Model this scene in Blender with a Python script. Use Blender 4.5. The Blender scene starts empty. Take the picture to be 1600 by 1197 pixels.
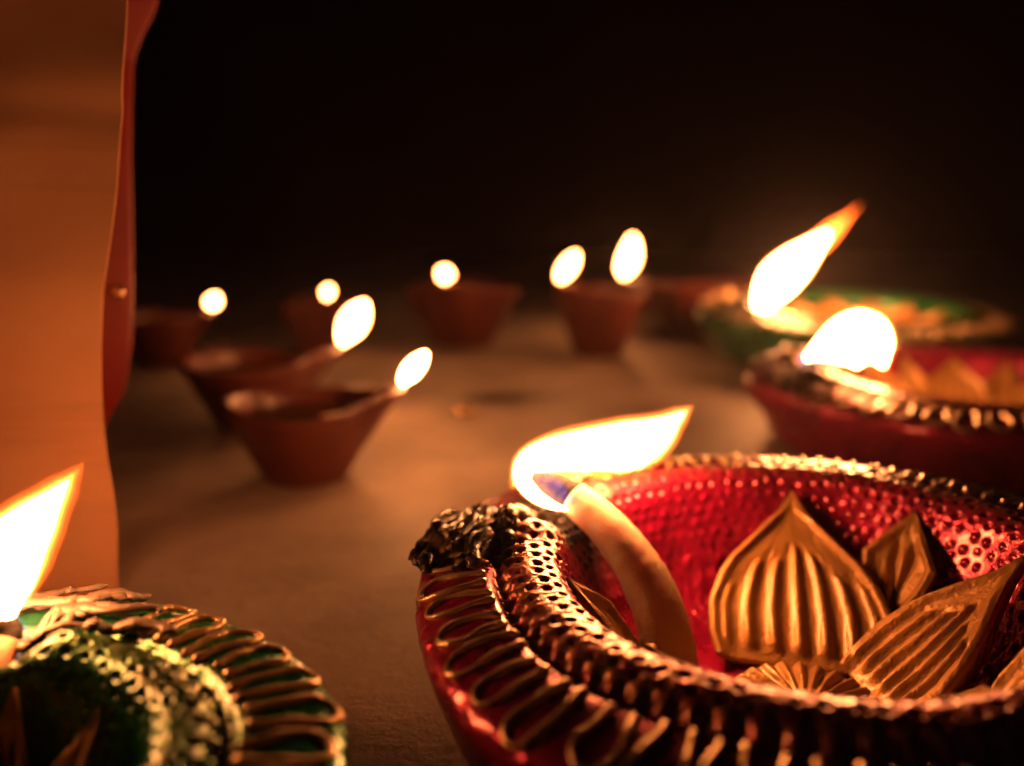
import bpy, math, random
import numpy as np
from mathutils import Vector, Matrix

# ------------------------------------------------------------------ camera, world, exposure
U = 0.01                                  # everything below is written in centimetres
FPX, CX, CY, HOR = 1230.0, 800.0, 598.5, 340.0
CAMH = 7.1
PITCH = math.atan((CY - HOR) / FPX)
scene = bpy.context.scene
col = scene.collection
cam_d = bpy.data.cameras.new('camera')
cam = bpy.data.objects.new('camera', cam_d)
col.objects.link(cam)
cam.location = (0, 0, CAMH * U)
cam.rotation_euler = (math.pi / 2 - PITCH, 0, 0)
cam_d.sensor_width = 36.0
cam_d.lens = 36.0 * FPX / 1600.0
cam_d.clip_start = 0.002
cam_d.clip_end = 50.0
cam_d.dof.use_dof = True
cam_d.dof.focus_distance = 10.9 * U
cam_d.dof.aperture_fstop = 8.0
scene.camera = cam

w = bpy.data.worlds.new('World')
scene.world = w
w.use_nodes = True
bg = w.node_tree.nodes['Background']
bg.inputs[0].default_value = (0.006, 0.0038, 0.0045, 1)
bg.inputs[1].default_value = 0.5
scene.view_settings.view_transform = 'Standard'
scene.view_settings.look = 'None'
scene.view_settings.exposure = 0.0
scene.view_settings.gamma = 1.0
scene.render.engine = 'CYCLES'
scene.cycles.use_denoising = True
scene.cycles.max_bounces = 5
scene.cycles.use_light_tree = False
scene.cycles.use_adaptive_sampling = True
scene.cycles.adaptive_threshold = 0.03
scene.cycles.volume_bounces = 0
scene.cycles.sample_clamp_indirect = 4.0
scene.cycles.caustics_reflective = False
scene.cycles.caustics_refractive = False

FLAME_RGB = (1.0, 0.34, 0.10)            # colour of the lamp light
HAZE = 0.027                               # density per metre of the haze added for flame glow
FLAME_L = 72.0                           # radiance of a flame core

cp, sp = math.cos(PITCH), math.sin(PITCH)
def ray(px, py):
    a, b = (px - CX) / FPX, (CY - py) / FPX
    return np.array([a, cp + b * sp, -sp + b * cp])       # camera looks along +y, pitched down
def at_y(px, py, y):
    d = ray(px, py); return d * (y / d[1]) + np.array([0, 0, CAMH])
def at_z(px, py, z):
    d = ray(px, py); return d * ((z - CAMH) / d[2]) + np.array([0, 0, CAMH])

rng = np.random.default_rng(7)
random.seed(7)

# ------------------------------------------------------------------ material helpers
def new_mat(name):
    m = bpy.data.materials.new(name); m.use_nodes = True
    nt = m.node_tree; nt.nodes.clear()
    out = nt.nodes.new('ShaderNodeOutputMaterial')
    return m, nt, out
def N(nt, typ, **kw):
    n = nt.nodes.new(typ)
    for k, v in kw.items():
        if k.startswith('_'): setattr(n, k[1:], v)
        else: n.inputs[k.replace('__', ' ')].default_value = v
    return n
def mixc(nt, fac, a, b):
    n = nt.nodes.new('ShaderNodeMix'); n.data_type = 'RGBA'
    for key, v in ((0, fac), (6, a), (7, b)):
        if hasattr(v, 'links') or hasattr(v, 'is_output'): nt.links.new(v, n.inputs[key])
        else: n.inputs[key].default_value = v if key == 0 else (*v, 1)
    return n.outputs[2]
def noise(nt, scale, detail=4, rough=0.6, vec=None):
    n = nt.nodes.new('ShaderNodeTexNoise')
    n.inputs['Scale'].default_value = scale; n.inputs['Detail'].default_value = detail
    n.inputs['Roughness'].default_value = rough
    if vec is None:
        tc = nt.nodes.new('ShaderNodeTexCoord'); vec = tc.outputs['Object']
    nt.links.new(vec, n.inputs['Vector'])
    return n.outputs['Fac']
def ramp(nt, src, lo, hi, a=0.0, b=1.0):
    n = nt.nodes.new('ShaderNodeMapRange')
    n.inputs['From Min'].default_value = lo; n.inputs['From Max'].default_value = hi
    n.inputs['To Min'].default_value = a; n.inputs['To Max'].default_value = b
    nt.links.new(src, n.inputs['Value']); return n.outputs['Result']
def bump(nt, src, dist, strength=1.0):
    n = nt.nodes.new('ShaderNodeBump')
    n.inputs['Distance'].default_value = dist; n.inputs['Strength'].default_value = strength
    nt.links.new(src, n.inputs['Height']); return n.outputs['Normal']
def bsdf(nt, out, color, rough=0.5, metal=0.0, normal=None, coat=0.0, spec=0.5, coat_rough=0.15, sheen=0.0):
    p = nt.nodes.new('ShaderNodeBsdfPrincipled')
    if hasattr(color, 'is_output'): nt.links.new(color, p.inputs['Base Color'])
    else: p.inputs['Base Color'].default_value = (*color, 1)
    for key, v in (('Roughness', rough), ('Metallic', metal)):
        if hasattr(v, 'is_output'): nt.links.new(v, p.inputs[key])
        else: p.inputs[key].default_value = v
    p.inputs['Coat Weight'].default_value = coat
    p.inputs['Coat Roughness'].default_value = coat_rough
    p.inputs['Specular IOR Level'].default_value = spec
    p.inputs['Sheen Weight'].default_value = sheen
    if normal is not None: nt.links.new(normal, p.inputs['Normal'])
    nt.links.new(p.outputs[0], out.inputs['Surface'])
    return p
def attr(nt, name):
    n = nt.nodes.new('ShaderNodeAttribute'); n.attribute_name = name
    return n.outputs['Fac']
def mathn(nt, op, a, b):
    n = nt.nodes.new('ShaderNodeMath'); n.operation = op
    for i, v in enumerate((a, b)):
        if hasattr(v, 'is_output'): nt.links.new(v, n.inputs[i])
        else: n.inputs[i].default_value = v
    return n.outputs[0]

SOOT = (0.012, 0.009, 0.008)
def paint_mat(name, base, gold=(0.75, 0.5, 0.2)):
    """metallic craft paint: pigment, flecks, brushed gold where 'gold', burnt where 'soot'"""
    m, nt, out = new_mat(name)
    n1 = noise(nt, 500, 3, 0.7); n2 = noise(nt, 90, 4, 0.6)
    dark = tuple(c * 0.55 for c in base)
    c = mixc(nt, ramp(nt, n2, 0.35, 0.65), dark, base)
    g = mathn(nt, 'MULTIPLY', attr(nt, 'gold'), ramp(nt, n1, 0.36, 0.56))
    c = mixc(nt, g, c, gold)
    s = ramp(nt, mathn(nt, 'ADD', attr(nt, 'soot'), mathn(nt, 'MULTIPLY', mathn(nt, 'SUBTRACT', n2, 0.5), 0.9)), 0.28, 0.75)
    c = mixc(nt, s, c, SOOT)
    r = mathn(nt, 'ADD', ramp(nt, n2, 0.3, 0.7, 0.2, 0.36), mathn(nt, 'MULTIPLY', s, 0.25))
    b = bump(nt, mathn(nt, 'ADD', n1, mathn(nt, 'MULTIPLY', n2, 1.5)), 0.0003)
    mt = mathn(nt, 'SUBTRACT', 0.5, mathn(nt, 'MULTIPLY', s, 0.5))
    bsdf(nt, out, c, r, mt, b, coat=0.6, coat_rough=0.12)
    return m
M = {}
M['red'] = paint_mat('red_pearl_paint', (0.42, 0.005, 0.075))
M['green'] = paint_mat('green_pearl_paint', (0.012, 0.2, 0.05), (0.55, 0.42, 0.2))
def gold_mat(name, base, rough, soot=0.0, metal=0.45, bs=0.0003, sc2=110, sc1=650):
    m, nt, out = new_mat(name)
    n1 = noise(nt, sc1, 3, 0.7); n2 = noise(nt, sc2, 3, 0.6)
    c = mixc(nt, ramp(nt, n2, 0.3, 0.7), tuple(x * 0.72 for x in base), base)
    s = ramp(nt, n2, 0.62 - soot * 0.6, 0.78 - soot * 0.55)
    c = mixc(nt, mathn(nt, 'MULTIPLY', s, 1.0 if soot > 0 else 0.0), c, SOOT)
    bsdf(nt, out, c, rough, metal, bump(nt, n1, bs), coat=0.45)
    return m
M['gold'] = gold_mat('gold_petal_paint', (0.50, 0.26, 0.072), 0.42, metal=0.32, bs=0.00028, sc1=1000)
M['piping'] = gold_mat('gold_piping_paint', (0.80, 0.54, 0.27), 0.28, metal=.6)
M['burnt'] = gold_mat('burnt_gold_paint', (0.4, 0.25, 0.12), 0.4, soot=0.5, bs=.0006, sc2=260)
M['ash'] = gold_mat('ashy_gold_paint', (0.25, 0.19, 0.15), 0.55, metal=0.1)

m, nt, out = new_mat('red_clay')
n1 = noise(nt, 60, 6); n2 = noise(nt, 700, 4)
bsdf(nt, out, mixc(nt, ramp(nt, n1, 0.3, 0.7), (0.07, 0.012, 0.009), (0.15, 0.03, 0.018)), 0.42, 0, bump(nt, mathn(nt, 'ADD', n1, mathn(nt, 'MULTIPLY', n2, .3)), 0.0008), coat=0.12, coat_rough=0.12)
M['clay'] = m
m, nt, out = new_mat('mustard_oil')
bsdf(nt, out, (0.06, 0.028, 0.006), 0.05, 0, bump(nt, noise(nt, 80, 2), 0.0001), spec=0.6)
M['oil'] = m
m, nt, out = new_mat('cotton_wick')
n1 = noise(nt, 2600, 3, .7); n2 = noise(nt, 160, 3)
tc = nt.nodes.new('ShaderNodeTexCoord')
p = bsdf(nt, out, mixc(nt, ramp(nt, n2, .3, .7), (0.72, 0.5, 0.3), (0.82, 0.62, 0.4)), 0.42, 0, bump(nt, mathn(nt, 'ADD', n1, n2), 0.00035), coat=0.15, coat_rough=0.3)
p.inputs['Subsurface Weight'].default_value = 0.6
p.inputs['Subsurface Radius'].default_value = (0.004, 0.0015, 0.0006)
p.inputs['Subsurface Scale'].default_value = 1.0
M['wick'] = m
m, nt, out = new_mat('charred_cotton')
bsdf(nt, out, mixc(nt, ramp(nt, noise(nt, 400, 4), .4, .7), (0.003, 0.003, 0.005), (0.02, 0.014, 0.012)), 0.9, 0, bump(nt, noise(nt, 600, 5, .7), 0.0006))
M['char'] = m

_fm = {}
def flame_mat(power):
    if power not in _fm:
        m, nt, out = new_mat('flame_core')
        e = N(nt, 'ShaderNodeEmission', Strength=FLAME_L * power); e.inputs[0].default_value = (*FLAME_RGB, 1)
        nt.links.new(e.outputs[0], out.inputs['Surface'])
        _fm[power] = m
    return _fm[power]
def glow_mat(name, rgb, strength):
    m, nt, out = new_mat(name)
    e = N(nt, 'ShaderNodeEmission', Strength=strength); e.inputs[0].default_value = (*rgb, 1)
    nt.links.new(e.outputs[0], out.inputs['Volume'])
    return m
M['mantle'] = glow_mat('flame_mantle_glow', (1.0, 0.22, 0.03), 55.0)
M['aura'] = glow_mat('bloom_outer', (1.0, 0.2, 0.03), 12.0)  # auras: glowing volumes added to imitate lens bloom
M['aura2'] = glow_mat('bloom_faint', (1.0, 0.19, 0.03), 4.0)
M['aura3'] = glow_mat('bloom_faintest', (1.0, 0.18, 0.03), 1.6)
M['tail'] = glow_mat('flame_tail_gas', (1.0, 0.12, 0.012), 5.0)
M['blue'] = glow_mat('blue_flame_gas', (0.05, 0.15, 1.0), 10.0)

# ------------------------------------------------------------------ mesh helpers
def mesh_np(name, V, F, mat, parent=None, attrs=None, smooth=True):
    V = np.asarray(V, dtype=np.float64) * U
    me = bpy.data.meshes.new(name)
    if isinstance(F, np.ndarray):
        nf, k = F.shape
        me.vertices.add(len(V)); me.vertices.foreach_set('co', V.astype(np.float32).ravel())
        me.loops.add(nf * k); me.loops.foreach_set('vertex_index', F.astype(np.int32).ravel())
        me.polygons.add(nf); me.polygons.foreach_set('loop_start', np.arange(0, nf * k, k, dtype=np.int32))
        me.update(calc_edges=True)
    else:
        me.from_pydata([tuple(v) for v in V], [], F)
    me.validate()
    if smooth: me.polygons.foreach_set('use_smooth', np.ones(len(me.polygons), dtype=bool))
    for k, a in (attrs or {}).items():
        at = me.attributes.new(k, 'FLOAT', 'POINT'); at.data.foreach_set('value', np.asarray(a, dtype=np.float32).ravel())
    me.materials.append(mat)
    o = bpy.data.objects.new(name, me); col.objects.link(o)
    if parent is not None: o.parent = parent
    return o
def grid_faces(nu, nv, wrap_u=False):
    a = np.arange(nu if wrap_u else nu - 1)[:, None]; b = np.arange(nv - 1)[None, :]
    a2 = (a + 1) % nu
    return np.stack([(a * nv + b), (a2 * nv + b), (a2 * nv + b + 1), (a * nv + b + 1)], -1).reshape(-1, 4)
def thing(name, label, cat, loc=(0, 0, 0), rotz=0.0, group=None):
    o = bpy.data.objects.new(name, None); col.objects.link(o)
    o.location = Vector(loc) * U; o.rotation_euler = (0, 0, rotz); o.empty_display_size = 0.01
    o['label'] = label; o['category'] = cat
    if group: o['group'] = group
    return o
def catmull(pts, n):
    P = np.asarray(pts, float); P = np.vstack([2 * P[0] - P[1], P, 2 * P[-1] - P[-2]])
    out = []
    segs = len(P) - 3
    for t in np.linspace(0, segs - 1e-9, n):
        i = int(t); f = t - i; p0, p1, p2, p3 = P[i:i + 4]
        out.append(0.5 * (2 * p1 + (p2 - p0) * f + (2 * p0 - 5 * p1 + 4 * p2 - p3) * f * f + (3 * p1 - p0 - 3 * p2 + p3) * f ** 3))
    return np.array(out)
def tube(path, rad, nsides=8, flat=1.0, up=(0, 0, 1)):
    """closed swept tube; rad per point; flat squashes along 'up'"""
    P = np.asarray(path, float); n = len(P); R = np.broadcast_to(np.asarray(rad, float), (n,))
    T = np.gradient(P, axis=0); T /= np.linalg.norm(T, axis=1)[:, None] + 1e-12
    up = np.asarray(up, float)
    B = np.cross(T, up); B /= np.linalg.norm(B, axis=1)[:, None] + 1e-12
    C = np.cross(B, T)
    ang = np.linspace(0, 2 * np.pi, nsides, endpoint=False)
    V = P[:, None] + R[:, None, None] * (np.cos(ang)[None, :, None] * B[:, None] + flat * np.sin(ang)[None, :, None] * C[:, None])
    V = V.reshape(-1, 3)
    F = [[i * nsides + j, i * nsides + (j + 1) % nsides, (i + 1) * nsides + (j + 1) % nsides, (i + 1) * nsides + j] for i in range(n - 1) for j in range(nsides)]
    F.append(list(range(nsides))[::-1]); F.append([(n - 1) * nsides + j for j in range(nsides)])
    return V, F
def vnoise(x, y, seed=0):
    """cheap smooth value noise, vectorised, period free"""
    def h(i, j):
        v = np.sin(i * 127.1 + j * 311.7 + seed * 74.7) * 43758.5453
        return v - np.floor(v)
    xi, yi = np.floor(x), np.floor(y); xf, yf = x - xi, y - yi
    u, v = xf * xf * (3 - 2 * xf), yf * yf * (3 - 2 * yf)
    return (h(xi, yi) * (1 - u) + h(xi + 1, yi) * u) * (1 - v) + (h(xi, yi + 1) * (1 - u) + h(xi + 1, yi + 1) * u) * v

# ------------------------------------------------------------------ the setting
m, nt, out = new_mat('pale_floor_stone')
n1 = noise(nt, 14, 6, .6); n2 = noise(nt, 300, 4, .6)
c = mixc(nt, ramp(nt, n1, .3, .7), (0.24, 0.195, 0.16), (0.58, 0.48, 0.40))
c = mixc(nt, ramp(nt, n2, .58, .8), c, (0.27, 0.2, 0.15))
bsdf(nt, out, c, ramp(nt, n1, .3, .7, .5, .68), 0, bump(nt, mathn(nt, 'ADD', n2, mathn(nt, 'MULTIPLY', n1, 3)), 0.0003), spec=0.35)
xs = np.linspace(-150, 150, 151); ys = np.linspace(-60, 150, 106)
X, Y = np.meshgrid(xs, ys, indexing='ij')
fl = mesh_np('floor', np.stack([X, Y, np.zeros_like(X)], -1).reshape(-1, 3), grid_faces(151, 106), m)
fl['kind'] = 'structure'
m, nt, out = new_mat('dark_wall_plaster')
n1 = noise(nt, 4, 5)
bsdf(nt, out, mixc(nt, ramp(nt, n1, .3, .7), (0.035, 0.018, 0.017), (0.07, 0.036, 0.032)), 0.85, 0, bump(nt, noise(nt, 60, 5), 0.002))
xs = np.linspace(-150, 150, 61); zs = np.linspace(0, 180, 37)
X, Z = np.meshgrid(xs, zs, indexing='ij')
bw = mesh_np('back_wall', np.stack([X, 150 - 0.4 * vnoise(X / 9, Z / 9), Z], -1).reshape(-1, 3), grid_faces(61, 37), m)
bw['kind'] = 'structure'

# ------------------------------------------------------------------ flames and wicks
def flame_geo(spec, y, n=36, slim=1.0):
    """spec: list of (px, py, radius_px) seen at distance y -> world path, radii"""
    S = catmull(spec, n)
    y0, y1 = y if isinstance(y, tuple) else (y, y)
    P = np.array([at_y(a, b, yy) for (a, b, _), yy in zip(S, np.linspace(y0, y1, n))])
    depth = np.array([p[1] * cp - (p[2] - CAMH) * sp for p in P])
    R = np.maximum(S[:, 2], 0.15) * slim / FPX * depth
    return P, R
def tube_cam(P, R, ns=12):
    return tube(P, R, ns, 1.0, up=(0, cp, -sp))
LAYERS = [(.7, 'flame_mantle', 'mantle'), (1.5, 'flame_aura', 'aura'), (2.6, 'flame_aura', 'aura2'), (4.0, 'flame_aura', 'aura3')]  # mantle softens the flame edge; wider emissive shells stand in for bloom
def add_flame(root, spec, y, mantle=1.0, tail=None, blue=None, power=1.0, blue_y=None, slim=1.0):
    org = np.array(root.location) / U
    inv = np.array(root.matrix_basis.to_3x3().inverted())
    def local(P): return (P - org) @ inv.T
    P, R = flame_geo(spec, y, slim=slim)
    V, F = tube_cam(P, R)
    f = mesh_np('flame', local(V), F, flame_mat(power), root)
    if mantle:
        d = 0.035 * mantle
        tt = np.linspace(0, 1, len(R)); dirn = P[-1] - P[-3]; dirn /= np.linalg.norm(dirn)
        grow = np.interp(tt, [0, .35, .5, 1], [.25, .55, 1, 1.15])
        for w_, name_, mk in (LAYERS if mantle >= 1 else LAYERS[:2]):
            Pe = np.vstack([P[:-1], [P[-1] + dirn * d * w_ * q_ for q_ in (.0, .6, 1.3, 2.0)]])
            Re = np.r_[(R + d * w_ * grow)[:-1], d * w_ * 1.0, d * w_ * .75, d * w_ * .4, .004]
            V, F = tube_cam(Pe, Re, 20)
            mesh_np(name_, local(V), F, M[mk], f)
    if tail:
        for cut in (1.0, .8, .6, .42):
            P, R = flame_geo(tail, y, 40); nn = int(40 * cut)
            taper = np.clip((1 - np.arange(nn) / nn) * 2.2, 0.02, 1)
            V, F = tube_cam(P[:nn], R[:nn] * taper)
            mesh_np('flame_tail', local(V), F, M['tail'], f)
    if blue:
        P, R = flame_geo(blue, blue_y or y, 20); V, F = tube_cam(P, R)
        mesh_np('flame_base', local(V), F, M['blue'], f)
    return f
def add_wick(root, path, rad, split, flat=0.6, fuzz=0.012, ns=20, n=70):
    org = np.array(root.location) / U; inv = np.array(root.matrix_basis.to_3x3().inverted())
    P = catmull(path, n); R = np.interp(np.linspace(0, 1, n), np.linspace(0, 1, len(rad)), rad)
    k = int(n * split)
    def piece(a, b, name, mat, par, scale=1.0, fz=fuzz):
        V, F = tube(P[a:b], R[a:b] * scale, ns, flat)
        j = np.arange(len(V)); d = (vnoise(j * .37, j * .11, 3) - .5) * 2 * fz
        cen = np.repeat(P[a:b], ns, 0); dr = V - cen; V = V + dr * d[:, None] * 2
        return mesh_np(name, (V - org) @ inv.T, F, mat, par)
    wk = piece(k, n, 'wick', M['wick'], root)
    piece(0, k + 1, 'charred_tip', M['char'], wk, 0.97, fuzz * 2.5)
    return wk

# ------------------------------------------------------------------ painted lamp
PROF = [(0, 0.0), (1.8, 0.0), (3.6, 0.01), (4.45, 0.07), (4.84, 0.33), (5.07, 0.78), (5.24, 1.28), (5.36, 1.72), (5.32, 1.97),
        (5.1, 2.1), (4.7, 2.19), (4.38, 2.2), (4.24, 2.11), (4.16, 2.14), (4.04, 2.27), (3.8, 2.35), (3.56, 2.335), (3.4, 2.26),
        (3.27, 2.05), (3.12, 1.62), (2.86, 1.02), (2.5, 0.5), (2.0, 0.22), (1.3, 0.11), (0.6, 0.09), (0, 0.09)]
def wrap(a): return (a + np.pi) % (2 * np.pi) - np.pi
def top_z(r): # height of border surface for the 5.37 design radius
    tr = [3.8, 4.04, 4.16, 4.24, 4.38, 4.7, 5.1, 5.33, 5.5]; tz = [2.35, 2.27, 2.14, 2.11, 2.2, 2.19, 2.1, 1.97, 1.8]
    return np.interp(r, tr, tz)
def painted_lamp(label, x, y, colour, spout, ridge=3.8, zs=1.0, nt_=720, ns_=170, detail=True, petal0=71.0, n_big=5,
                 cat='oil lamp', border=1.0, tilt=0.0, seed=1, n_loops=48, orn=('burnt', 'piping'), soot=1.0, dents=True, z0=0.0,
                 loop_mat='piping', goldamt=0.6, skip_small=(), weak_big=(), skip_big=(), shear=0.0, roll=0.0, orn_len=(1.0, 1.0), pw=1.0, orn_h=1.0, orn_in=0.0):
    root = thing('painted_oil_lamp', label, cat, (x, y, z0), 0, 'painted oil lamps')
    root.rotation_euler = (tilt, -roll, 0)
    k = ridge / 3.8
    def rmap(r): return np.where(r < 3.8, r * k, ridge + (r - 3.8) * border)
    def deform(r, z, th):
        a = wrap(th - spout)
        g = np.exp(-(a * k / 0.16) ** 2); lp = np.exp(-((np.abs(a * k) - 0.27) / 0.09) ** 2); p = np.exp(-(a * k / 0.34) ** 2)
        band = np.clip((r - 2.6) / 0.9, 0, 1) * np.clip((z - 0.9) / 0.6, 0, 1)
        crest = np.exp(-((r - 3.8) / 0.45) ** 2) * np.clip((z - 1.2) / .6, 0, 1)
        z2 = z - 0.42 * g * crest + 0.16 * lp * crest
        r2 = rmap(r) + 0.42 * p * band * (0.4 + 0.6 * np.clip((r - 3) / 2.4, 0, 1))
        # hand-made unevenness
        r2 = r2 * (1 + 0.008 * np.sin(3 * th + seed) + 0.005 * np.sin(7 * th + 2 * seed))
        return r2, z2 * zs
    # dense profile, resampled by length
    C = catmull(PROF, 900); s = np.r_[0, np.cumsum(np.linalg.norm(np.diff(C, axis=0), axis=1))]
    # more samples on the visible top
    wgt = np.where((s > s[np.argmax(C[:, 0])] - 0.6) & (s < s[-1] - 1.9), 3.0, 1.0)
    cum = np.r_[0, np.cumsum(wgt[1:] * np.diff(s))]
    si = np.interp(np.linspace(0, cum[-1], ns_), cum, s)
    pr = np.interp(si, s, C[:, 0]); pz = np.interp(si, s, C[:, 1])
    ds = np.gradient(si); tr, tz = np.gradient(pr) / ds, np.gradient(pz) / ds
    nr, nz = tz, -tr          # candidate normal; outside is +r at the side going up
    th = np.linspace(0, 2 * np.pi, nt_, endpoint=False)
    TH, SI = np.meshgrid(th, si, indexing='ij')
    R0, Z0 = np.broadcast_to(pr, TH.shape).copy(), np.broadcast_to(pz, TH.shape).copy()
    s_top = np.interp(2.4, [0, 1], [0, 1])
    i_top = np.argmax(C[:, 1]); s_top = s[i_top]
    q = SI - s_top            # 0 on the crest, + down inside, - outside
    D = np.zeros_like(TH)
    if dents:
        nd = int(round(84 * k)); step = 0.215
        row = np.round((q - 0.02) / step)
        for dr_ in (-1, 0, 1):
            rw = row + dr_
            ok = (rw >= -1) & (rw <= 8)
            off = 0.5 * (np.mod(rw, 2))
            cell = TH / (2 * np.pi) * nd - off
            ci = np.round(cell)
            hx = np.sin(ci * 12.9898 + rw * 78.233 + seed) * 43758.5453; hx -= np.floor(hx)
            hy = np.sin(ci * 39.3468 + rw * 11.135 + seed) * 24634.6345; hy -= np.floor(hy)
            dx = (cell - ci - (hx - .5) * .3) * (2 * np.pi / nd) * (rmap(R0) + 1e-6)
            dy = q - (rw * step + 0.02) - (hy - .5) * 0.09
            d = np.sqrt(dx * dx * 0.8 + dy * dy * 1.2) / (0.072 + 0.03 * (hy - .5))
            amp = np.where(rw > 2, np.where(rw > 6, -.022, -0.034), 0.056) * (0.7 + 0.6 * hx)
            D += np.where(ok, -amp * np.clip(1 - d * d, 0, 1) ** 1.3 + np.where(rw > 2, 0, 0.010) * np.exp(-((d - 1.3) / .3) ** 2), 0)
        # crumpled texture lower down the wall
        low = np.clip((q - 1.1) / 0.6, 0, 1) * np.clip((s[-1] - 1.9 - SI) / 0.5, 0, 1)
        D += low * 0.05 * (vnoise(TH * 3.6 * k / .13, SI / .13, seed) + .5 * vnoise(TH * 3.6 * k / .07, SI / .07, seed + 5) - .75)
    # scalloped outer foot of the ridge
    sc = np.exp(-((q + 0.42) / 0.13) ** 2)
    nsc = int(round(84 * k))
    D += sc * 0.05 * (np.cos(TH * nsc + 1.2 * np.sin(TH * 5)) - 0.2)
    # knobbly outer edge
    qe = SI - s[np.argmax(C[:, 0])]
    D += np.exp(-((qe - .1) / .22) ** 2) * 0.05 * (vnoise(TH * 5.3 / .16, SI / .12, seed + 9) - .5)
    D += 0.02 * (vnoise(TH * R0 / .4, SI / .4, seed + 2) - .5) * (R0 > 1)
    R1 = R0 + nr[None] * D; Z1 = Z0 + nz[None] * D
    a = wrap(TH - spout)
    R2, Z2 = deform(R1, Z1, TH)
    Vx = np.stack([R2 * np.cos(TH), R2 * np.sin(TH), Z2], -1).reshape(-1, 3)
    gold = goldamt * 0.75 * np.exp(-((q + .35) / .22) ** 2) + goldamt * 0.5 * np.exp(-((q - .02) / .3) ** 2) * np.clip(D * 12 + .6, 0, 1)
    sootv = soot * (np.exp(-(a * k / 0.36) ** 2) * np.clip(1.25 - np.abs(q) / 2.2, 0, 1))
    bowl = mesh_np('bowl', Vx, grid_faces(nt_, ns_, True), M[colour], root, {'gold': gold, 'soot': sootv})
    # gold loops piped on the border
    lr = np.random.default_rng(seed)
    for i in range(n_loops):
        tc_ = 2 * np.pi * (i + 0.5 + lr.uniform(-.1, .1)) / n_loops
        if abs(wrap(tc_ - spout)) * k < 0.33: continue
        pitch = 2 * np.pi / n_loops
        L0, L1 = 4.34 + lr.uniform(-.04, .06), 5.27 + lr.uniform(-.08, .05)
        hw = pitch * 0.33 * lr.uniform(.85, 1.12); sk = lr.uniform(-.12, .12) * pitch
        u = np.linspace(0, 1, 33)
        side = np.where(u < .5, -1, 1)
        t = 1 - np.abs(2 * u - 1)                               # 0 at inner ends, 1 at outer bend
        Lb = L1 - 0.28; ph_ = np.clip((t - .58) / .42, 0, 1) * np.pi / 2
        rr = np.where(t < .58, L0 + (Lb - L0) * t / .58, Lb + (L1 - Lb) * np.sin(ph_))
        ww = np.where(t < .58, .62 + .38 * (t / .58) ** .8, np.cos(ph_)) * side
        thl = tc_ + ww * hw + sk * (t - .5) + 0.02 * pitch * np.sin(u * 19 + i)
        zz = top_z(rr) + 0.025
        ra, za = deform(rr, zz, thl)
        path = np.stack([ra * np.cos(thl), ra * np.sin(thl), za], -1)
        rad = 0.047 * (1 + 0.18 * np.sin(u * 23 + i * 1.7)) * lr.uniform(.85, 1.15)
        rad = rad * (1 + 0.55 * np.exp(-((t) / .08) ** 2)); rad[0] *= .6; rad[-1] *= .6
        V, F = tube(path, rad, 8, 0.95)
        mesh_np('gold_loop', V, F, M[loop_mat], root)
    # burnt / gold ornament either side of the spout
    for sgn, mk, ol in ((1, orn[0], orn_len[0]), (-1, orn[1], orn_len[1])):
        for j in range(int(7 * max(1.5, ol * 1.2))):
            u = np.linspace(0, 1, 26)
            jj = j % 7
            a0 = (0.13 + (orn_in if sgn < 0 else 0) + 0.05 * (j % 3) + lr.uniform(0, .04) + (lr.uniform(-.05, .22) if j >= 7 else 0)) / k
            rr = 3.92 + jj * 0.19 + lr.uniform(.2, .55) * u + 0.10 * np.sin(u * lr.uniform(5, 10) + j * 2)
            aa = sgn * (a0 + u * ol * lr.uniform(.22, .36) / k + 0.035 * np.sin(u * lr.uniform(5, 9) + j))
            thl = spout + aa
            zz = top_z(np.minimum(rr, 5.3)) + 0.06 + orn_h * (0.2 * np.sin(u * np.pi) * lr.uniform(.4, 1.4) + lr.uniform(0, .08))
            ra, za = deform(rr, zz, thl)
            path = np.stack([ra * np.cos(thl), ra * np.sin(thl), za], -1)
            rad = 0.12 * (1 - 0.3 * u) * (1 + .22 * np.sin(u * lr.uniform(14, 24) + j * 3) + .2 * (lr.random(26) - .5)) * lr.uniform(.8, 1.3)
            rad[0] *= .5; rad[-1] *= .4
            V, F = tube(path, rad * (.72 if mk == 'ash' else 1), 9, 0.7 if mk == 'ash' else .85)
            V = V + (lr.random(V.shape) - .5) * (.05 if mk == 'burnt' else .02)
            mesh_np('spout_strand', V, F, M[mk], root)
    # petals inside
    def petal(ang, hw, base, tip, prof, kind, thick):
        nu, nv = (61, 60) if detail else (31, 26)
        u = np.linspace(-1, 1, nu); v = np.linspace(0, 1, nv)
        Ug, Vg = np.meshgrid(u, v, indexing='ij')
        wv = np.interp(Vg, prof[0], prof[1]) * hw
        bow = 0.10 * np.sin(Vg * np.pi)
        rc = base[0] + (tip[0] - base[0]) * Vg; zc = base[1] + (tip[1] - base[1]) * Vg
        dn = np.array([-(tip[1] - base[1]), tip[0] - base[0]]); dn /= np.linalg.norm(dn)   # toward the centre and up
        h = np.zeros_like(Ug)
        e = (1 - np.abs(Ug)) * wv
        h += 0.085 * np.exp(-((e - .09) / .075) ** 2) * np.clip(wv / .3 - .3, 0, 1)
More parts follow.
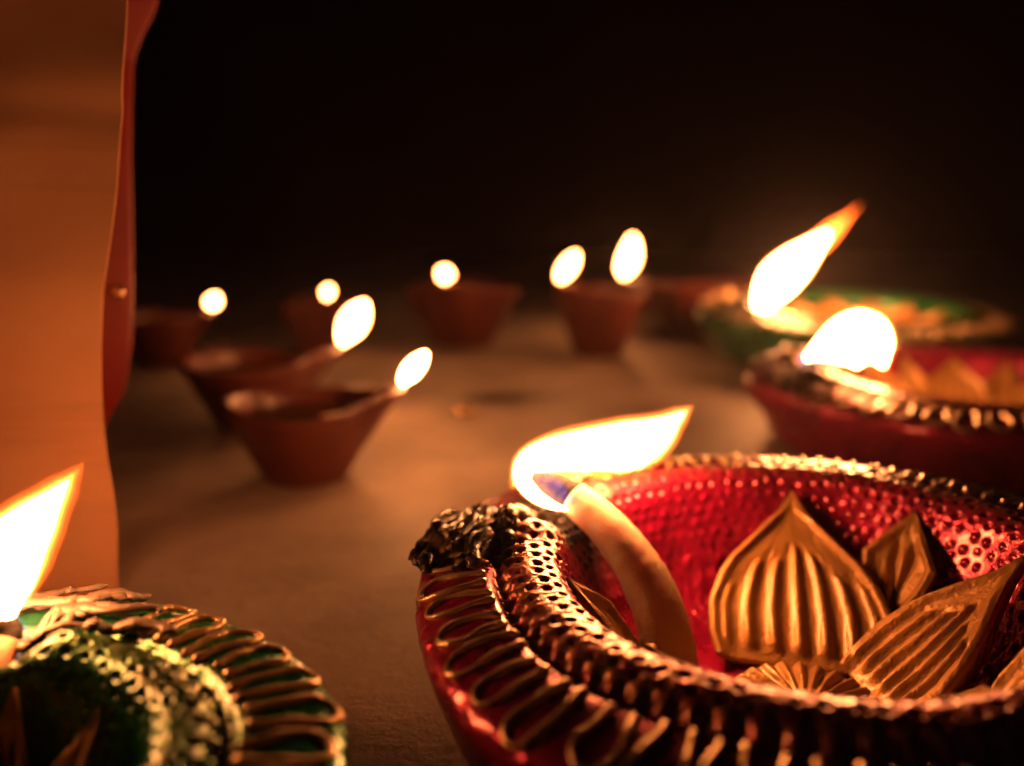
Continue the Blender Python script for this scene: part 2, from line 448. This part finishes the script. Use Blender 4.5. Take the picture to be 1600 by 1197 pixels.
        if kind == 'rib':
            nr_ = 7; ph = Ug * (nr_ / 2 + .1)
            rib = np.cos(ph * 2 * np.pi) * 0.5 + .5
            lim = 0.66 - 0.3 * np.abs(Ug) ** 1.6 + 0.03 * np.cos(np.round(ph) * 2.4 + ang)
            m_ = np.clip((lim - Vg) / .05, 0, 1) * np.clip((Vg - .05) / .05, 0, 1) * np.clip((.86 - np.abs(Ug)) / .05, 0, 1)
            h += 0.09 * m_ * rib ** 1.9 * (1 + .35 * np.exp(-((Vg - .14) / .08) ** 2)) - 0.03 * (1 - np.clip((np.abs(Ug) - .8) / .15, 0, 1)) * (Vg < lim)
        else:
            vv = np.abs(np.abs(Ug) - np.clip(Vg - .15, 0, 1) * 0.6)
            h += -0.11 * np.exp(-(vv / .11) ** 2) * np.clip((.72 - Vg) / .1, 0, 1) * (Vg > .12)
        h += 0.015 * (vnoise(Ug * 9 + ang, Vg * 9, seed) - .5)
        off = h - bow * 0.3 + 0.10 * (Ug ** 2) * (wv / max(hw, .1))
        rl = rc + dn[0] * off; zl = zc + dn[1] * off; tl = Ug * wv
        top = np.stack([rl, tl, zl], -1)
        bot = np.stack([rc - dn[0] * thick, tl * 0.9, zc - dn[1] * thick], -1)
        V = np.concatenate([top.reshape(-1, 3), bot.reshape(-1, 3)])
        F = grid_faces(nu, nv); n0 = nu * nv
        loop = [i * nv for i in range(nu)] + [(nu - 1) * nv + j for j in range(1, nv)] + [i * nv + nv - 1 for i in range(nu - 2, -1, -1)] + [j for j in range(nv - 2, 0, -1)]
        loop = np.array(loop); nx = np.roll(loop, -1)
        side = np.stack([nx, loop, loop + n0, nx + n0], -1)
        F = np.concatenate([F, F[:, ::-1] + n0, side])
        zrel = 1 - V[:, 2] / 2.2
        V[:, 0] *= k; V[:, 1] *= k; V[:, 2] *= zs
        c_, s_ = math.cos(ang), math.sin(ang)
        V = np.stack([V[:, 0] * c_ - V[:, 1] * s_, V[:, 0] * s_ + V[:, 1] * c_ - shear * zrel, V[:, 2]], -1)
        return mesh_np('petal', V, F, M['gold'], root)
    big = ([0, .12, .28, .45, .55, .65, .75, .86, 1], [.9, .98, 1, .88, .75, .56, .37, .16, .0])
    small = ([0, .25, .5, .8, 1], [.35, .8, 1, .4, .0])
    for i in range(n_big):
        a0 = math.radians(petal0) + 2 * math.pi * i / n_big
        if i not in skip_big: petal(a0, 1.38 * pw * (.66 if i in weak_big else 1), (0.9, 0.22) if n_big < 6 else (1.9, .4), (3.14, 2.14), big, 'rib', 0.16)
        if i not in skip_small: petal(a0 - math.pi / n_big, 0.6 * pw, (2.15, 0.7), (3.24, 2.1), small, 'vee', 0.14)
    # fluted flower centre
    nth, nrr = (180, 26) if detail else (72, 12)
    th = np.linspace(0, 2 * np.pi, nth, endpoint=False); rr = np.linspace(0.0, 1.0, nrr)
    T, R_ = np.meshgrid(th, rr, indexing='ij')
    z = 0.10 + 0.15 * np.clip((1 - R_) / .12, 0, 1) ** .5 - 0.10 * np.exp(-(R_ / .3) ** 2) + 0.05 * np.cos(T * 24) * np.clip(R_ * 3 - .8, 0, 1) * np.clip((1 - R_) * 8, 0, 1)
    V = np.stack([R_ * k * 1.12 * np.cos(T), R_ * k * 1.12 * np.sin(T) - shear * .95, z * zs], -1).reshape(-1, 3)
    mesh_np('flower_centre', V, grid_faces(nth, nrr, True), M['gold'], root)
    return root

# front red lamp -----------------------------------------------------------------
red1 = painted_lamp('large sharp red painted oil lamp with gold petals in the right foreground', 4.15, 10.4, 'red',
                    math.radians(148), ridge=3.85, nt_=960, ns_=230, seed=3, petal0=73, skip_small=(1,), weak_big=(4,), skip_big=(1,), shear=0.5, roll=math.radians(2.0), z0=0.16)
add_wick(red1, [at_y(828, 750, 12.75), at_y(862, 760, 12.65), at_y(905, 785, 12.4), at_y(962, 838, 11.9), at_y(1008, 905, 11.45), at_y(1038, 985, 11.0), at_y(1054, 1085, 10.6)],
         [0.2, .30, .33, .37, .41, .43, .43], 0.30, flat=0.85)
add_flame(red1, [(886, 797, 1), (862, 789, 6), (836, 774, 10), (817, 750, 12), (824, 724, 17), (858, 712, 24), (915, 704, 30), (980, 698, 36), (1012, 686, 29), (1036, 671, 18), (1053, 657, 7), (1067, 646, 0.3)],
          (12.05, 13.5), blue=[(826, 748, 6), (846, 760, 18), (868, 770, 20), (888, 780, 3)], blue_y=12.3)

# front green lamp ----------------------------------------------------------------
green1 = painted_lamp('green painted oil lamp cut off by the lower left corner', -5.3, 5.75, 'green', math.radians(110), ridge=2.32,
                      nt_=800, ns_=230, seed=5, n_loops=36, petal0=58, orn=('burnt', 'ash'), soot=0.55, orn_len=(1.2, 0.62), pw=0.6, orn_h=0.3, goldamt=0.4, orn_in=-.12)
b = at_y(8, 992, 8.5)
add_wick(green1, [b + [-.1, .05, .25], b + [0, 0, 0], b + [-.02, -.35, -.25], b + [.05, -.9, -.9], b + [.1, -1.4, -1.5]], [.12, .2, .25, .27, .27], 0.3)
add_flame(green1, [(6, 992, 4), (-2, 970, 22), (-2, 920, 44), (18, 860, 46), (52, 815, 32), (82, 780, 14), (106, 752, .5)], (8.5, 9.0), power=0.65,
          blue=[(10, 1002, 3), (6, 985, 24), (2, 960, 20)])

# right red lamp ------------------------------------------------------------------
red2 = painted_lamp('blurred red painted oil lamp behind the sharp one at the right edge', 14.4, 23.6, 'red', math.radians(174),
                    ridge=5.1, zs=1.08, nt_=560, ns_=130, seed=9, petal0=72, detail=False, n_big=8, pw=0.66, n_loops=54, orn=('burnt', 'burnt'), goldamt=0.9)
b = at_y(1265, 578, 23.6)
add_wick(red2, [b + [-.1, 0, .3], b, b + [.6, -.1, -.35], b + [1.5, -.2, -.9], b + [2.3, -.2, -1.3]], [.12, .2, .26, .3, .3], 0.3, n=40, ns=12)
add_flame(red2, [(1262, 560, 4), (1276, 550, 10), (1300, 540, 26), (1326, 532, 38), (1348, 532, 42), (1366, 544, 28), (1376, 560, 10), (1380, 572, 1)], 23.6, power=1.4,
          blue=[(1262, 575, 6), (1266, 565, 14), (1272, 556, 8)])

# back green lamp -----------------------------------------------------------------
green2 = painted_lamp('wide blurred green painted oil lamp behind the red ones at right', 16.8, 39.0, 'green', math.radians(176),
                      ridge=5.5, zs=1.18, nt_=480, ns_=120, seed=12, petal0=80, detail=False, n_big=7, tilt=math.radians(2.5), z0=0.15)
b = at_y(1186, 498, 38.5)
add_wick(green2, [b + [-.1, 0, .4], b, b + [.8, -.1, -.4], b + [1.7, -.2, -1.0]], [.15, .24, .3, .3], 0.35, n=30, ns=12)
add_flame(green2, [(1190, 490, 6), (1196, 468, 16), (1214, 440, 26), (1242, 412, 23), (1268, 388, 13), (1294, 364, 2)], 38.5, mantle=1.0, power=1.5,
          tail=[(1262, 395, 10), (1284, 376, 14), (1304, 357, 11), (1324, 339, 7), (1346, 318, 1)],
          blue=[(1188, 502, 6), (1192, 488, 16), (1198, 474, 10)])

# ------------------------------------------------------------------ plain clay lamps
def clay_lamp(label, x, y, R, H, spout, seed, res=96):
    root = thing('clay_oil_lamp', label, 'oil lamp', (x, y, 0), 0, 'plain clay oil lamps')
    prof = [(0, 0), (.42, 0), (.50, .02), (.62, .2), (.78, .52), (.92, .82), (.99, .97), (.985, 1.02), (.93, 1.03), (.88, .98), (.82, .8), (.7, .5), (.5, .32), (.25, .28), (0, .28)]
    C = catmull(prof, 60)
    th = np.linspace(0, 2 * np.pi, res, endpoint=False)
    T, I = np.meshgrid(th, np.arange(60), indexing='ij')
    r, z = C[I, 0], C[I, 1]
    def shape(r, z, T):
        a = wrap(T - spout)
        p = np.exp(-(a / .33) ** 2); pinch = np.exp(-((np.abs(a) - .62) / .26) ** 2)
        hh = np.clip((z - .3) / .7, 0, 1)
        r2 = r * R * (1 + .30 * p * hh - .07 * pinch * hh + .012 * np.sin(3 * T + seed) + .01 * np.sin(5 * T + seed * 2))
        z2 = z * H * (1 + .05 * np.sin(2 * T + seed) * hh) + .1 * p * hh * H
        return r2, z2
    r2, z2 = shape(r, z, T)
    r2 = r2 * (1 + .012 * (vnoise(T * 8, z * 9, seed) - .5))
    mesh_np('bowl', np.stack([r2 * np.cos(T), r2 * np.sin(T), z2], -1).reshape(-1, 3), grid_faces(res, 60, True), M['clay'], root)
    rr = np.linspace(0, .84, 10); T, Rg = np.meshgrid(th, rr, indexing='ij')
    r2, z2 = shape(Rg, np.full_like(Rg, .80), T)
    mesh_np('oil_pool', np.stack([r2 * np.cos(T), r2 * np.sin(T), np.full_like(r2, .80 * H)], -1).reshape(-1, 3), grid_faces(res, 10, True), M['oil'], root)
    d = np.array([math.cos(spout), math.sin(spout), 0]); o = np.array([x, y, 0])
    tip = o + d * R * 1.27 + [0, 0, H * 1.22]
    add_wick(root, [tip, o + d * R * 1.2 + [0, 0, H * 1.16], o + d * R * 1.0 + [0, 0, H * 1.08], o + d * R * .75 + [0, 0, H * .86], o + d * R * .2 + [0, 0, H * .76]], [.05, .10, .13, .15, .15], .5, n=30, ns=10)
    return root, tip
def to_px(p):
    p = np.asarray(p, float) - [0, 0, CAMH]
    dz = p[1] * cp - p[2] * sp; up = p[1] * sp + p[2] * cp
    return CX + FPX * p[0] / dz, CY - FPX * up / dz
def clay(label, px, base_y_px, wpx, spout_deg, flame, H=2.05, seed=0, power=0.75):
    c = at_z(px, base_y_px, 0.0)
    R = wpx / FPX * c[1] / 2 
    root, tip = clay_lamp(label, c[0], c[1] + R * .45, R, H, math.radians(spout_deg), seed)
    # flame: (dx, dy, radius) px offsets from the wick tip at its own distance
    bx, by = to_px(tip)
    add_flame(root, [(bx + a, by + b_, r) for a, b_, r in flame], tip[1], mantle=.8, power=power, slim=.8)
    print('clay', label[:30], 'wick px', round(bx), round(by), 'R', round(R, 2), 'at', np.round(c, 1))
    return root
clay('plain clay oil lamp with flame at its right lip, nearest of the clay ones', 466, 762, 262, 8,
     [(0, 4, 3), (4, -6, 10), (14, -18, 15), (26, -32, 12), (36, -44, 3)], H=2.15, seed=1, power=2.2)
clay('plain clay oil lamp half hidden behind the nearest clay one', 386, 676, 230, 14,
     [(0, 4, 3), (4, -8, 14), (14, -26, 24), (26, -46, 20), (36, -62, 4)], H=2.3, seed=2)
clay('dim clay oil lamp beside the red lining, leftmost of the far row', 246, 575, 130, 3,
     [(0, 2, 3), (0, -4, 10), (3, -10, 9), (6, -16, 3)], H=2.35, seed=3)
clay('dim clay oil lamp second from the left of the far row', 498, 550, 130, -70,
     [(0, 2, 2), (1, -4, 7), (3, -9, 6), (5, -13, 2)], H=2.6, seed=4)
clay('far clay oil lamp with round flame, standing alone in the middle', 722, 545, 186, 260,
     [(0, 2, 3), (1, -5, 11), (3, -11, 11), (5, -16, 4)], H=3.3, seed=5)
clay('far clay oil lamp with leaning flame, right of the middle', 938, 560, 150, 226,
     [(0, 2, 3), (2, -6, 9), (10, -18, 12), (18, -30, 9), (24, -40, 2)], H=3.4, seed=6)
clay('broad clay oil lamp with tall flame, just left of the wide green lamp', 1108, 530, 205, 178,
     [(0, 3, 4), (2, -8, 13), (8, -24, 16), (12, -42, 12), (14, -58, 3)], H=3.05, seed=7)

# ------------------------------------------------------------------ cloth hanging at left
m, nt, out = new_mat('cream_cloth')
n1 = noise(nt, 40, 5, .6); n2 = noise(nt, 1500, 3, .5)
tcc = nt.nodes.new('ShaderNodeTexCoord'); mp = nt.nodes.new('ShaderNodeMapping')
mp.inputs['Scale'].default_value = (6, 1, 70); mp.inputs['Rotation'].default_value = (0, .12, 0)
nt.links.new(tcc.outputs['Object'], mp.inputs['Vector'])
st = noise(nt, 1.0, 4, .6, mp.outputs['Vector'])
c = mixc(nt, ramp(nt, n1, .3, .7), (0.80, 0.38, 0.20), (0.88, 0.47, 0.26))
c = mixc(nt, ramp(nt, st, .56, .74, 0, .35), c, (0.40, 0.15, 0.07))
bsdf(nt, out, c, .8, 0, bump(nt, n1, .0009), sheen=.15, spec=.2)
M['cream'] = m
m, nt, out = new_mat('red_satin')
n1 = noise(nt, 60, 4, .6)
bsdf(nt, out, mixc(nt, ramp(nt, n1, .3, .7), (0.17, 0.005, 0.005), (0.24, 0.008, 0.008)), .5, 0, bump(nt, n1, .0004), spec=.35)
M['satin'] = m
m, nt, out = new_mat('glint_metal')
bsdf(nt, out, mixc(nt, ramp(nt, noise(nt, 300, 2), .3, .7), (0.75, 0.5, 0.3), (0.85, 0.6, 0.36)), .2, .95, bump(nt, noise(nt, 350, 2), .00012))
M['glint'] = m
drape = thing('cloth_drape', 'cream cloth with red satin lining hanging at the left edge', 'cloth', (-15, 17, 0))
def sheet(name, edge_px, y, zmax, wave, thick, mat, x_left, curl=0.0, zmin=0.0):
    nz, nx = 140, 90
    zz = np.linspace(zmin, zmax, nz); e = np.zeros(nz)
    ep = np.array([at_y(a, b_, y + curl) for a, b_ in edge_px]); o_ = np.argsort(ep[:, 2])
    zc = ep[o_, 2]; xc = ep[o_, 0]
    e = np.interp(zz, zc, xc)
    ker = np.ones(9) / 9; e = np.convolve(np.pad(e, 4, mode='edge'), ker, 'valid')
    t = np.linspace(0, 1, nx)
    Tg, Zg = np.meshgrid(t, zz, indexing='ij'); E = np.broadcast_to(e, Tg.shape)
    X = x_left + (E - x_left) * Tg
    Yv = y + wave * (np.sin(Zg * .9 + X * .25) * .5 + .35 * np.sin(Zg * 2.1 - X * .5 + 1) + .5 * np.sin(X * .8)) 
    Yv += wave * .5 * np.exp(-((Zg - 9.0 + .08 * (X + 9)) / .3) ** 2) - wave * .3 * np.exp(-((Zg - 6.2 + .12 * (X + 9)) / .25) ** 2)
    Yv = Yv + curl * np.clip((Tg - .9) / .1, 0, 1) ** 2
    A = np.stack([X, Yv, Zg], -1); B = np.stack([X, Yv + thick, Zg], -1)
    n0 = nx * nz; V = np.concatenate([A.reshape(-1, 3), B.reshape(-1, 3)]) - [-15, 17, 0]
    F = grid_faces(nx, nz)
    loop = [i * nz for i in range(nx)] + [(nx - 1) * nz + j for j in range(1, nz)] + [i * nz + nz - 1 for i in range(nx - 2, -1, -1)] + [j for j in range(nz - 2, 0, -1)]
    loop = np.array(loop); nxl = np.roll(loop, -1)
    nl = len(loop); V = np.concatenate([V, V[loop], V[loop + n0]])       # the hem has edges of its own
    i_ = np.arange(nl); j_ = (i_ + 1) % nl; b0 = 2 * n0
    F = np.concatenate([F, F[:, ::-1] + n0, np.stack([b0 + j_, b0 + i_, b0 + nl + i_, b0 + nl + j_], -1)])
    return mesh_np(name, V, F, mat, drape)
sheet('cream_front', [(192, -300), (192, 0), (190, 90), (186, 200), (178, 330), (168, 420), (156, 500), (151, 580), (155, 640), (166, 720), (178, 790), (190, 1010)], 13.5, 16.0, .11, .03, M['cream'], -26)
sheet('red_lining', [(250, -300), (246, 0), (228, 40), (204, 70), (202, 200), (204, 330), (206, 430), (203, 520), (194, 600), (176, 650), (150, 670)], 16.4, 17.0, .05, .12, M['satin'], -18, curl=.9, zmin=2.2)

bp = at_y(181, 456, 16.2) - [-15, 17, 0]  # small metal dome added to give the lining a bright highlight
u_ = np.linspace(0, np.pi, 14); t_ = np.linspace(0, 2 * np.pi, 20, endpoint=False)
T, Uu = np.meshgrid(t_, u_, indexing='ij')
mesh_np('glint', np.stack([bp[0] + .17 * np.sin(Uu) * np.cos(T), bp[1] + .12 * np.cos(Uu), bp[2] + .17 * np.sin(Uu) * np.sin(T)], -1).reshape(-1, 3), grid_faces(20, 14, True), M['glint'], drape)
# ------------------------------------------------------------------ thin dark patch on the floor
m, nt, out = new_mat('dark_brown_film')
bsdf(nt, out, mixc(nt, ramp(nt, noise(nt, 120, 4), .3, .7), (0.05, 0.03, 0.02), (0.12, 0.075, 0.05)), .4, 0, bump(nt, noise(nt, 200, 3), .0002), spec=.4)
c = at_z(800, 622, 0)
blotch = thing('dark_patch', 'thin dark stain on the pale floor amid the lamps', 'oil spill', tuple(c))
th = np.linspace(0, 2 * np.pi, 64, endpoint=False); rr = np.linspace(0, 1, 6)
T, R_ = np.meshgrid(th, rr, indexing='ij')
rad = 1 + .18 * np.sin(3 * T + 1) + .1 * np.sin(5 * T)
mesh_np('thin_film', np.stack([2.1 * R_ * rad * np.cos(T), .75 * R_ * rad * np.sin(T) + .28 * R_ * np.cos(T), .02 + .035 * (1 - R_ ** 2)], -1).reshape(-1, 3), grid_faces(64, 6, True), m, blotch)
bc = at_z(728, 650, 0)  # metal shape added to make a bright spot on the floor
glint = thing('glint', 'added metal bead on the floor beside the dark oil stain', 'glint', tuple(bc))
u_ = np.linspace(0, np.pi, 14); T, Uu = np.meshgrid(t_, u_, indexing='ij')
mesh_np('shell', np.stack([.42 * np.sin(Uu) * np.cos(T), .36 * np.sin(Uu) * np.sin(T), .2 - .2 * np.cos(Uu)], -1).reshape(-1, 3), grid_faces(20, 14, True), M['glint'], glint)
mesh_np('dark_dot', np.stack([.07 * np.sin(Uu) * np.cos(T), .07 * np.sin(Uu) * np.sin(T), .41 - .03 * np.cos(Uu)], -1).reshape(-1, 3), grid_faces(20, 14, True), M['char'], glint)

# ------------------------------------------------------------------ thin haze added to put a glow around the flames
m, nt, out = new_mat('glow_haze')
pv = nt.nodes.new('ShaderNodeVolumePrincipled')
pv.inputs['Color'].default_value = (0.9, 0.85, 0.95, 1); pv.inputs['Density'].default_value = HAZE; pv.inputs['Anisotropy'].default_value = 0.88
nt.links.new(pv.outputs[0], out.inputs['Volume'])
hx = [(-148, -58, -100), (148, -58, -100), (148, 149, -100), (-148, 149, -100)]
V = [(x, y, -100) for x, y, _ in hx] + [(x, y, 178) for x, y, _ in hx]
hz = mesh_np('haze', V, [[0, 3, 2, 1], [4, 5, 6, 7], [0, 1, 5, 4], [1, 2, 6, 5], [2, 3, 7, 6], [3, 0, 4, 7]], m, smooth=False)
hz['kind'] = 'stuff'
